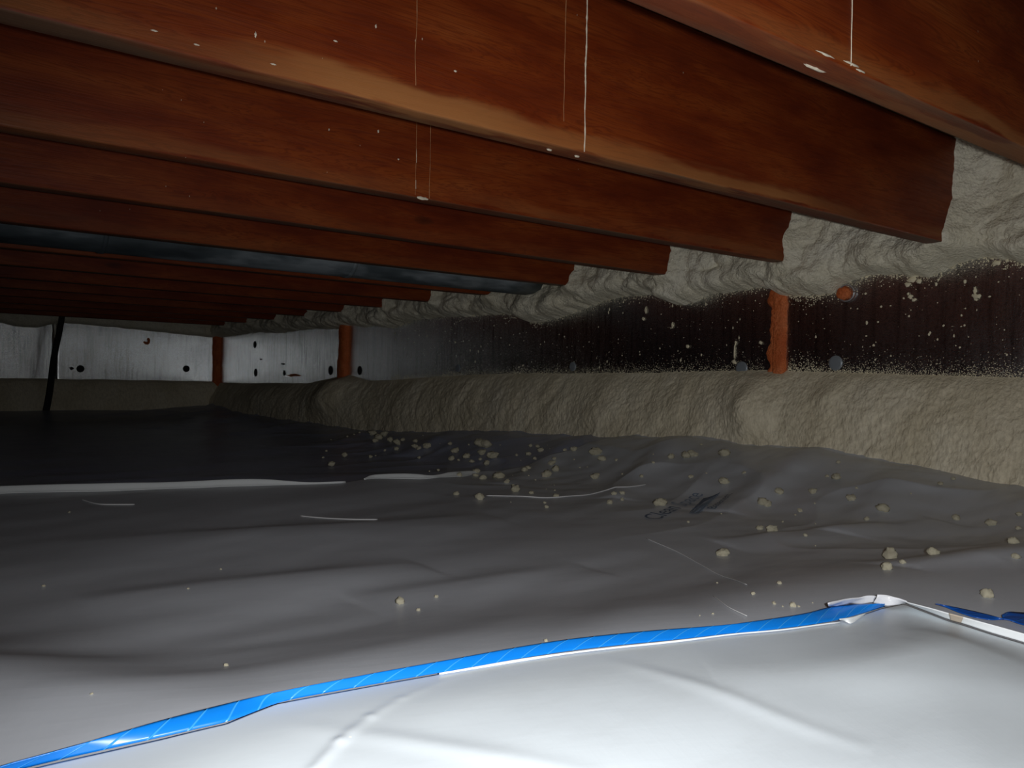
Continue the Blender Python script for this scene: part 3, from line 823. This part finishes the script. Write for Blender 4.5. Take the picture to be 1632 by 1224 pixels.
def lettering(txt, ox, oy, size, mat, name, shear=0.0, squeeze=1.0):
    cu = bpy.data.curves.new('t', 'FONT'); cu.body = txt; cu.size = size; cu.shear = shear; cu.resolution_u = 3
    to = bpy.data.objects.new('t', cu); C.objects.link(to)
    bpy.context.view_layer.update()
    me = bpy.data.meshes.new_from_object(to); bpy.data.objects.remove(to)
    bm = bmesh.new(); bm.from_mesh(me)
    bmesh.ops.triangulate(bm, faces=bm.faces[:])
    bmesh.ops.subdivide_edges(bm, edges=[e for e in bm.edges if e.calc_length() > .012], cuts=1)
    for v_ in bm.verts:
        q = o0 + dirx * (ox + v_.co.x * squeeze) + diry * (oy + v_.co.y)
        v_.co = Vector((q.x, q.y, float(F(q.x, q.y)) + .0016))
    bm.to_mesh(me); bm.free(); me.name = name
    me.materials.clear()
    return link(name, me, mat, mid_sheet)


TL = (o1_ - o0).length
lettering('Clean', .0, .0, .052, M['ink_dark'], 'printed_word', .2, TL * .46 / .130)['label'] = 'dark blue printed word "Clean"'
lettering('Space', TL * .49, .0, .052, M['ink'], 'printed_word', .2, TL * .46 / .138)['label'] = 'faded blue printed word "Space"'
lettering('by', TL * .42, -.040, .030, M['ink'], 'printed_word', .1, 1.6)['label'] = 'faded small blue print'
lettering('Basement', TL * .42, -.068, .028, M['ink_dark'], 'printed_word', .2, 1.3)['label'] = 'small dark script beside the wedge'
# the wedge shaped emblem beside it
def flat_poly(name, pts, mat, label):
    bm = bmesh.new(); vs = [bm.verts.new((p[0], p[1], 0)) for p in pts]; bm.faces.new(vs)
    bmesh.ops.triangulate(bm, faces=bm.faces[:])
    for _ in range(3): bmesh.ops.subdivide_edges(bm, edges=[e for e in bm.edges if e.calc_length() > .015], cuts=1)
    for v_ in bm.verts:
        v_.co = Vector((v_.co.x, v_.co.y, float(F(v_.co.x, v_.co.y)) + .0015))
    me = bpy.data.meshes.new(name); bm.to_mesh(me); bm.free()
    o = link(name, me, mat, mid_sheet); o['label'] = label
    return o
flat_poly('printed_emblem', EMB1, M['ink'], 'faded blue wedge-shaped emblem')
flat_poly('printed_emblem', EMB2, M['ink_dark'], 'dark upper stroke of the wedge emblem')

# ---------------------------------------------------------------- joists
JL = ['massive reddish wood joist nearest overhead, cut by the upper right corner, single thin white streak',
      'reddish wood joist with one thick white drip streak, second from the camera, widest in view',
      'reddish wood joist with twin thin drip streaks, directly behind the one with the thick streak',
      'reddish-brown wood joist, fourth back, ending left of the nearest orange seam',
      'dark red-brown wood joist immediately in front of the grey metal duct',
      'dark red wood joist immediately behind the grey metal duct',
      'second shadowed dark red joist behind the grey metal duct',
      'third shadowed dark red joist behind the grey metal duct',
      'shadowed joist ending right above the second orange seam',
      'fourth joist from the far wall, nearly black in shadow',
      'third joist from the far wall, nearly black in shadow',
      'next-to-last joist before the far wall, nearly black in shadow',
      'last joist before the far wall, nearly black in shadow']
joists = []
for i, jy in enumerate(JY):
    rj = random.Random(40 + i)
    n = 46; X = np.linspace(-3.09, XW + .02, n)
    bow = .0022 * perlin(X * .8 + i * 3, i * 1.7, 0.); crown = -.0015 * perlin(X * 1.1 + i * 5, i * 2.3, 4.)
    # rounded rectangle section
    sec = []
    hw, r = .019, .0035
    for (cx, cz, a0) in ((-hw + r, r, 180), (hw - r, r, 270), (hw - r, JH - .002 - r, 0), (-hw + r, JH - .002 - r, 90)):
        for k in range(4):
            a = math.radians(a0 + k * 30); sec.append((cx + r * math.cos(a), cz + r * math.sin(a)))
    ns = len(sec)
    V = [(x, s[0] + bow[k], s[1] + crown[k]) for k, x in enumerate(X) for s in sec]
    Fc = [(k * ns + a, (k + 1) * ns + a, (k + 1) * ns + (a + 1) % ns, k * ns + (a + 1) % ns) for k in range(n - 1) for a in range(ns)]
    Fc += [tuple(range(ns)), tuple((n - 1) * ns + a for a in range(ns))[::-1]]
    me = mesh('floor_joist', V, Fc, True)
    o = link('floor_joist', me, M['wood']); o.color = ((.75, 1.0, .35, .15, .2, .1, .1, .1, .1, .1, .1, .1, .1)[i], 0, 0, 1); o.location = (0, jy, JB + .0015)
    ed = o.modifiers.new('edges', 'EDGE_SPLIT'); ed.split_angle = math.radians(50)
    tag(o, JL[i], 'joist', 'wooden floor joists overhead')
    joists.append((o, jy, X, bow))


def streak(j, x, z0, z1, w, seed, mat='white'):
    o, jy, X, bow = joists[j]
    r = random.Random(seed); V, Fc = [], []
    n = max(8, int((z1 - z0) / .004))
    for k in range(n + 1):
        z = z0 + (z1 - z0) * k / n
        ww = w * (.25 + 1.3 * abs(float(perlin(z * 45, seed, 0.)))) * r.uniform(.5, 1.3)
        c = x + .0018 * float(perlin(z * 22, seed + 4, 0.))
        y = -.019 + float(np.interp(x, X, bow))
        V += [(c - ww, y - .0001, z), (c - ww * .5, y - .0009 - ww * .25, z), (c + ww * .5, y - .0009 - ww * .25, z), (c + ww, y - .0001, z)]
    for k in range(n):
        for a in range(3):
            q = k * 4 + a; Fc.append((q, q + 1, q + 5, q + 4))
    s = link('drip_streak', mesh('drip_streak', V, Fc), M[mat], o); s['label'] = 'whitish dried drip streak'
    return s


streak(0, .784, .004, .20, .0009, 3); streak(1, .796, .001, .23, .0027, 4); streak(1, .757, .035, .23, .0008, 5, 'faint')
streak(1, .524, .03, .23, .0008, 6, 'faint'); streak(2, .775, .004, .13, .0008, 7, 'faint'); streak(2, .804, .002, .135, .0008, 8, 'faint')
streak(2, .775, .06, .085, .0009, 17); streak(2, .776, .015, .03, .0009, 18)


def smear(j, x, z, wx, wz, seed, under=False):
    o, jy, X, bow = joists[j]
    pts = blob_pts(x, z, wx, wz, seed, 16); y = -.0195 + float(np.interp(x, X, bow)); n = len(pts)
    if under: V = [(a, b, .0005) for a, b in pts] + [(x + (a - x) * .6, z + (b - z) * .6, -.002) for a, b in pts]
    else: V = [(a, y, b) for a, b in pts] + [(x + (a - x) * .6, y - .0014, z + (b - z) * .6) for a, b in pts]
    Fc = [(k, (k + 1) % n, n + (k + 1) % n, n + k) for k in range(n)] + [tuple(n + k for k in range(n))]
    s = link('foam_smear', mesh('foam_smear', V, Fc), M['white'], o); s['label'] = 'small whitish foam smear'


smear(0, .738, .0035, .014, .0011, 2); smear(0, .750, -.0, .022, .0022, 5, True); smear(0, .785, .006, .016, .0013, 7); smear(0, .800, .003, .012, .0009, 12)
smear(1, .800, -.0, .007, .0022, 8, True); smear(1, .75, 0, .006, .0015, 9, True)
for (x, z, a, b) in [(.42, .055, .004, .0012), (.33, .038, .0015, .004), (.47, .085, .0012, .0035), (.58, .06, .003, .0015), (.23, .015, .004, .001), (.27, .012, .004, .001), (.35, .012, .004, .001)]:
    smear(1, x, z, a * .8, b * .8, int(x * 1000))
for (x, z, a, b) in [(.70, .10, .0018, .003), (.74, .06, .002, .0015), (.61, .085, .0012, .002), (.79, .001, .012, .003)]:
    smear(2, x, z, a, b, int(x * 1000))

# metal duct hanging in the bay between two joists
V, Fc = tube([(x, 2.318 + .004 * math.sin(x * 3), .616) for x in np.linspace(-3.0, 1.90, 40)], .062, 28, False)
d = link('metal_duct', mesh('metal_duct', V, Fc), M['galv'])
tag(d, 'grey mottled round metal duct running between two joists', 'duct')
for x in (-1.6, -.55, .50, 1.18):
    Vb, Fb = tube([(x - .006, 2.318 + .004 * math.sin(x * 3), .616), (x + .006, 2.318 + .004 * math.sin(x * 3), .616)], .0645, 28, False)
    link('duct_joint', mesh('duct_joint', Vb, Fb), M['galv'], d)

# dark strap dropping in front of the far wall
V, Fc = [], []
n = 30
for k in range(n + 1):
    f = k / n; z = .03 + f * (JB + .05 - .03); x = .915 + f * .075 + .003 * math.sin(f * 9); wd = .019 - .003 * f
    for (a, b) in ((-1, 0), (-.8, -.006), (.8, -.006), (1, 0), (.8, .006), (-.8, .006)):
        V.append((x + a * wd, YW - .16 + b + .004 * math.sin(f * 5), z))
for k in range(n):
    for a in range(6):
        Fc.append((k * 6 + a, k * 6 + (a + 1) % 6, (k + 1) * 6 + (a + 1) % 6, (k + 1) * 6 + a))
Fc += [tuple(range(6))[::-1], tuple(n * 6 + a for a in range(6))]
o = link('hanging_strap', mesh('hanging_strap', V, Fc, False), M['black'])
tag(o, 'black slanting strap hanging in front of the far foil board at left', 'strap')

# ---------------------------------------------------------------- loose threads on the sheets
def thread(pts, r, label, lift=.0012):
    P = []
    n = len(pts)
    for k in range((n - 1) * 8 + 1):
        t_ = k / 8; i = min(int(t_), n - 2); f = t_ - i
        p0, p1, p2, p3 = pts[max(i - 1, 0)], pts[i], pts[i + 1], pts[min(i + 2, n - 1)]
        q = [.5 * ((2 * p1[a]) + (-p0[a] + p2[a]) * f + (2 * p0[a] - 5 * p1[a] + 4 * p2[a] - p3[a]) * f * f + (-p0[a] + 3 * p1[a] - 3 * p2[a] + p3[a]) * f ** 3) for a in (0, 1)]
        P.append((q[0], q[1], float(F(q[0], q[1])) + lift))
    V, Fc = tube(P, r, 5)
    tag(link('loose_thread', mesh('loose_thread', V, Fc), M['thread']), label, 'thread', 'loose white threads on the sheets')


thread(TH1, .0012, 'long curved white thread running right from a yellowish foam crumb')
thread(TH2, .0006, 'thin straight white thread slanting towards the blue tape below the blue print')
thread(TH3, .0005, 'very faint short thread just behind the blue tape, right of centre')
thread(TH4, .0010, 'curved white thread just in front of the pale lap line, far left')
thread(TH5, .0010, 'short straight white thread on the grey sheet left of centre')

# ---------------------------------------------------------------- foam crumbs
def crumb_mesh(seed):
    bm = bmesh.new(); bmesh.ops.create_icosphere(bm, subdivisions=3, radius=1)
    co = np.array([v_.co for v_ in bm.verts]); s = seed * 3.7
    k = 1 + .35 * perlin(co[:, 0] * 1.3 + s, co[:, 1] * 1.3, co[:, 2] * 1.3) + .42 * (np.abs(perlin(co[:, 0] * 2.4, co[:, 1] * 2.4 + s, co[:, 2] * 2.4)) - .25) + .2 * perlin(co[:, 0] * 5, co[:, 1] * 5 + s, co[:, 2] * 5)
    for v_, kk in zip(bm.verts, k): v_.co *= float(kk)
    me = bpy.data.meshes.new('foam_crumb'); bm.to_mesh(me); bm.free()
    me.polygons.foreach_set('use_smooth', [True] * len(me.polygons)); me.materials.append(M['crumb'])
    return me


CM = [crumb_mesh(i + 1) for i in range(10)]
CR = [(1.651,1.719,23.6),(1.615,1.656,13.7),(1.623,1.611,6.8),(1.488,1.549,14.2),(1.496,1.399,8.1),(1.249,1.256,9.3),(1.335,1.304,8.6),(1.314,1.309,7.9),(1.302,1.272,7.8),(1.31,1.172,16.1),(1.643,1.437,12.8),(1.678,1.419,18.5),(1.694,1.41,17.1),(1.71,1.324,16.7),(1.795,1.466,6.0),(1.551,1.201,15.1),(1.615,1.194,7.7),(1.557,1.3,7.9),(1.464,1.038,14.8),(1.466,1.027,11.4),(1.536,1.047,11.2),(1.466,0.952,7.7),(1.439,0.944,4.3),(1.575,0.994,10.5),(1.678,1.003,12.1),(1.683,1.028,6.7),(1.775,1.057,8.9),(1.574,0.908,11.2),(1.629,0.928,4.6),(1.53,0.818,15.8),(1.456,0.809,8.1),(1.262,0.898,8.9),(1.245,0.862,11.5),(1.224,0.784,5.5),(1.027,0.794,13.4),(1.115,0.584,14.5),(1.029,0.524,6.9),(0.981,0.518,9.4),(1.111,0.526,10.9),(1.572,0.704,10.1),(1.541,0.632,12.5),(1.251,0.484,10.7),(1.143,0.439,7.0),(1.595,0.609,7.8),(1.508,0.577,7.3),(0.936,0.386,9.9),(1.742,0.812,8.0),(1.801,0.814,7.0),(0.808,0.548,4.3),(0.733,0.528,3.5),(0.707,0.485,3.8),(0.714,0.469,4.8),(0.719,0.466,1.9),(0.705,0.474,1.6),(1.586,1.279,3.3),(1.325,1.03,2.7),(1.206,1.011,4.1),(1.377,0.862,3.0),(1.51,0.948,3.3),(1.368,0.924,3.1),(1.18,0.738,2.2),(0.818,0.64,1.7),(0.63,0.497,1.6),(0.615,0.5,1.0),(0.744,0.467,1.1),(1.521,1.488,4.2),(1.552,1.675,3.8),(1.574,1.434,5.6),(1.634,1.489,2.9),(1.654,0.828,2.8),(1.512,2.447,15.5),(1.508,2.418,11.5),(1.541,2.421,19.4),(1.417,2.27,8.0),(1.74,2.764,4.4),(1.597,2.426,3.1),(1.605,2.378,10.9),(1.553,2.271,14.9),(1.466,2.162,14.2),(1.458,2.112,6.3),(1.621,2.291,6.1),(1.626,2.235,22.5),(1.619,2.19,20.3),(1.551,2.122,19.6),(1.5,2.131,15.6),(1.463,2.051,10.9),(1.495,2.053,9.0),(1.527,2.033,20.7),(1.465,1.98,12.7),(1.313,1.819,13.7),(1.279,1.774,10.7),(1.266,1.725,10.5),(1.221,1.767,11.6),(1.224,1.866,6.6),(1.195,1.863,3.6),(1.32,1.729,20.7),(1.263,1.622,11.2),(1.191,1.498,14.3),(1.239,1.567,6.0),(1.202,1.455,8.2),(1.057,1.538,9.1),(1.057,1.45,13.6),(1.084,1.378,2.4),(1.146,1.343,4.8),(1.108,1.292,6.0),(1.219,1.39,9.5),(1.287,1.473,3.7),(1.68,2.043,9.3),(1.6,1.954,11.7),(1.675,2.002,9.2),(1.633,1.937,12.4),(1.551,1.865,7.9),(1.578,1.982,6.9),(1.451,1.771,10.0),(1.417,1.746,11.0),(1.538,1.912,2.7),(1.532,1.769,14.3),(1.564,1.795,9.0),(1.489,1.703,14.7),(1.426,1.666,16.4),(1.375,1.676,3.5),(1.361,1.632,3.5),(1.646,1.844,8.7),(1.663,1.823,14.7),(1.551,1.676,3.1),(1.56,1.656,2.8),(1.602,1.755,3.2),(1.659,2.17,4.5),(1.689,1.971,2.1),(1.638,1.901,2.4),(1.358,1.72,1.8),(1.096,1.453,1.5),(1.281,1.496,2.1),(1.347,1.544,2.2),(1.877,3.514,18.7),(1.836,3.516,6.4),(1.63,3.066,6.5),(1.602,3.057,4.6),(1.542,2.999,6.3),(1.501,3.056,4.5),(1.661,3.014,23.1),(1.59,2.838,21.8),(1.537,2.769,17.0),(1.673,2.941,18.2),(1.591,2.754,17.1),(1.544,2.624,20.5),(1.627,2.724,12.8),(1.485,2.527,11.1),(1.445,2.535,7.1),(1.301,2.683,6.3),(1.18,2.456,5.8),(1.263,2.474,13.3),(1.095,2.222,12.5),(1.328,2.421,9.6),(1.359,2.444,4.5),(1.594,2.581,10.7),(0.485,0.811,8.3),(0.484,0.771,3.3),(0.532,0.81,3.6),(0.233,0.646,2.4),(0.127,0.593,1.6),(0.448,0.52,2.5),(0.312,1.65,3.3),(0.31,0.985,2.1),(0.185,1.114,2.9),(0.384,1.09,2.4)]
CL = ['fluffy foam crumb right under the foam bead, left of the twin crumb pair', 'big foam crumb just below right of the fluffy crumb under the bead', 'small foam crumb a little below right of the fluffy crumb under the bead', 'knobbly crumb above the little group, between thread end and bead', 'medium foam crumb well above left of the crumb at the blue print', 'left crumb of the little group above the left end of the blue print', 'medium foam crumb a little above right of the little group by the thread end', 'small foam crumb just above the little group by the thread end', 'small foam crumb just right of the little group by the thread end', 'round foam crumb touching the left end of the blue print', 'upright foam crumb directly left of the wide crumb pair under the foam bead', 'wide lumpy foam crumb, left one of a touching pair under the bead', 'lumpy foam crumb, right one of the touching pair under the bead', 'single foam crumb under the foam bead, straight above the crumb at the print', 'small foam crumb a little above right of the wide pair under the bead', 'foam crumb just above the upper right end of the blue print', 'small foam crumb a little above right of the crumb above the print end', 'small foam crumb a little below the wide pair under the bead', 'lumpy foam crumb, larger of two touching, right of the blue print', 'foam crumb, smaller of two touching, right of the blue print', 'smooth round crumb up and right of the touching pair beside the print', 'flat sliver crumb below the smooth round crumb, right of the print', 'small foam crumb a little above the single small crumb', 'narrow slanting foam crumb up the crease, right of the smooth round one', 'domed foam crumb near the bead, right of the nearest seam foot', 'small foam crumb just left of the domed crumb', 'medium foam crumb a little above the domed crumb', 'rounded foam crumb on the pale crease, below the domed one', 'small foam crumb a little above the crumb on the pale crease', 'long flat foam crumb on the slope of the crease at right', 'small oblong crumb just below the long flat one', 'pointed small crumb, left one of two below the blue print', 'knobbly crumb, right one of two, below right of the blue print', 'single small crumb alone between print and long flat crumb', 'large bright foam crumb alone on the bare grey sheet below the blue print', 'biggest crumb of the trio at lower right, oblong', 'rounded crumb at the right of the trio at lower right', 'flat jagged crumb lowest of the trio at lower right', 'pointed foam crumb with a little horn, right of the trio', 'dull round foam crumb on the slope above the horned crumb', 'knobbly foam crumb near the right edge, upper of the row', 'large lumpy foam crumb at the right picture edge', 'smooth oval crumb directly below the large one at the right edge', 'highest small crumb at the very right edge', 'small crumb between the highest and the large one at the right edge', 'smooth bean-shaped crumb beyond the blue tape piece at lower right', 'thin bright splinter crumb close to the foam bead at right', 'flat dull crumb half stuck at the foam bead at right', 'small crumb farthest back in the loose line behind the blue tape', 'tiny foam crumb a little above left of the tiny wedge crumb', 'tiny wedge crumb just behind the blue tape, right', 'small foam crumb a little right of the tiny wedge crumb', 'tiny foam crumb a little right of the tiny wedge crumb', 'tiny foam crumb just below right of the tiny wedge crumb', 'tiny foam crumb a little above left of the crumb above the print end', 'tiny foam crumb well below left of the pair right of the print', 'small foam crumb well below right of the crumb at the blue print', 'tiny foam crumb a little above right of the single small crumb', 'tiny foam crumb a little below the slanting crumb', 'tiny foam crumb a little above right of the knobbly crumb below the print', 'tiny foam crumb a little below right of the single small crumb', 'tiny foam crumb well below the large lone crumb', 'tiny foam crumb well left of the tiny wedge crumb', 'tiny foam crumb well left of the tiny wedge crumb', 'tiny foam crumb well right of the tiny wedge crumb', 'small foam crumb a little right of the knobbly crumb above the little group', 'tiny foam crumb a little above left of the knobbly crumb above the little group', 'small foam crumb a little left of the wide pair under the bead', 'tiny foam crumb a little left of the wide pair under the bead', 'tiny foam crumb well above right of the long flat crumb', 'big foam crumb just left of the blocky crumb', 'medium foam crumb just left of the blocky crumb', 'blocky foam crumb left of the dense pile, right one of a close pair', 'medium foam crumb a little below left of the blocky crumb', 'small foam crumb a little above the blocky crumb', 'tiny foam crumb just right of the blocky crumb', 'medium foam crumb just above left of the knobbly crumb left of the pile', 'knobbly crumb at the left rim of the dense pile', 'big foam crumb just below the knobbly crumb left of the pile', 'small foam crumb just below left of the forked crumb', 'small foam crumb just left of the largest clump', 'largest foam clump, left lobe, on top of the dense pile', 'largest foam clump, right lobe, on top of the dense pile', 'lower lobe under the largest clump of the dense pile', 'forked crumb touching the lower left of the largest clump', 'medium foam crumb just below right of the forked crumb', 'medium foam crumb just below the lower lobe of the clump', 'long crumb lying right of the largest clump', 'medium foam crumb a little below the lower lobe of the clump', 'big foam crumb a little left of the oblong chain crumb', 'medium foam crumb a little left of the oblong chain crumb', 'medium foam crumb a little left of the oblong chain crumb', 'medium foam crumb a little below the forked crumb', 'small foam crumb a little below left of the knobbly crumb left of the pile', 'tiny foam crumb well below the blocky crumb', 'oblong foam crumb, middle of the chain leading down from the dense pile', 'medium foam crumb just below right of the oblong chain crumb', 'pyramid-shaped crumb at the foot of the chain below the dense pile', 'small foam crumb just above the pyramid-shaped crumb', 'double-lobed crumb just above the long curved thread', 'small knobbly crumb left of the yellowish one at the thread', 'yellowish foam crumb at the left end of the long curved thread', 'tiny foam crumb a little below the pyramid-shaped crumb', 'small foam crumb a little below left of the round crumb on the thread', 'crumb just below the long curved thread, under the round one', 'round crumb lying on the long curved thread', 'tiny foam crumb just above the round crumb on the thread', 'medium foam crumb just above left of the hooked crumb', 'medium foam crumb just below left of the hooked crumb', 'medium foam crumb just above left of the hooked crumb', 'hooked crumb high up, right of the dense pile', 'small foam crumb just below left of the hooked crumb', 'small foam crumb a little above the flat crumb in the gap', 'medium foam crumb just above right of the flat crumb in the gap', 'flat crumb in the gap between dense pile and stacked crumbs', 'tiny foam crumb a little above the flat crumb in the gap', 'curled crumb topping the stack above the long thread', 'medium foam crumb just above the curled crumb', 'big foam crumb just below the curled crumb', 'long crumb at the foot of the stack left of the long thread', 'tiny foam crumb just below right of the flat crumb in the gap', 'tiny foam crumb just below left of the long stacked crumb', 'medium foam crumb just left of the single bright crumb under the bead', 'single bright crumb under the bead, right of the stacked crumbs', 'tiny foam crumb a little above left of the knobbly crumb above the little group', 'tiny foam crumb a little above left of the knobbly crumb above the little group', 'tiny foam crumb a little below the single bright crumb under the bead', 'small foam crumb a little right of the largest clump', 'tiny foam crumb just above right of the hooked crumb', 'tiny foam crumb just right of the hooked crumb', 'tiny foam crumb a little right of the oblong chain crumb', 'tiny foam crumb a little right of the yellowish crumb', 'tiny foam crumb a little above left of the round crumb on the thread', 'tiny foam crumb a little below right of the long stacked crumb', 'dim crumb closest to the rounded bulge under the second seam', 'small foam crumb just left of the crumb by the rounded bulge', 'small foam crumb just below the crumb by the rounded bulge', 'small foam crumb just below left of the crumb by the rounded bulge', 'small foam crumb a little below left of the crumb by the rounded bulge', 'small foam crumb a little above left of the square crumb at left', 'broad pale crumb heap under the foam bead, right of the second seam', 'big foam crumb just below right of the leftmost broad heap', 'big foam crumb just below the leftmost broad heap', 'big foam crumb just right of the leftmost broad heap', 'big foam crumb just above left of the broad greenish crumb', 'broad greenish crumb between the leftmost heap and the dense pile', 'medium foam crumb just above right of the broad greenish crumb', 'medium foam crumb just below the broad greenish crumb', 'small foam crumb a little below left of the broad greenish crumb', 'small foam crumb a little left of the square crumb at left', 'small foam crumb just above left of the lowest crumb at left', 'square crumb up right of the lowest one at left', 'round crumb lowest at left below the second orange seam', 'medium foam crumb a little right of the square crumb at left', 'small foam crumb a little below left of the broad greenish crumb', 'medium foam crumb just above left of the blocky crumb', 'lone white foam crumb on the bare grey sheet, centre left', 'tiny fleck below right of the lone white crumb', 'tiny foam crumb well right of the lone white crumb', 'tiny foam crumb well below left of the lone white crumb', 'tiny foam crumb well below left of the lone white crumb', 'tiny foam crumb well right of the lone white crumb', 'tiny foam crumb well left of the lowest crumb at left', 'tiny foam crumb well left of the lone white crumb', 'tiny foam crumb well below left of the lowest crumb at left', 'tiny foam crumb well left of the lone white crumb']
rc = random.Random(9)
for i, (x, y, wmm) in enumerate(CR):
    o = bpy.data.objects.new('foam_crumb', CM[i % 10]); C.objects.link(o)
    s = wmm / 1000 * (.74 if wmm > 9 else .66)
    sx, sy, sz = s * rc.uniform(.85, 1.15), s * rc.uniform(.75, 1.1), s * rc.uniform(.60, .85)
    o.scale = (sx, sy, sz); o.rotation_euler = (rc.uniform(-.3, .3), rc.uniform(-.3, .3), rc.uniform(0, 6.28))
    o.location = (x, y, float(F(x, y)) + sz * .62)
    tag(o, CL[i], 'foam crumb', 'foam crumbs on the ground sheets')
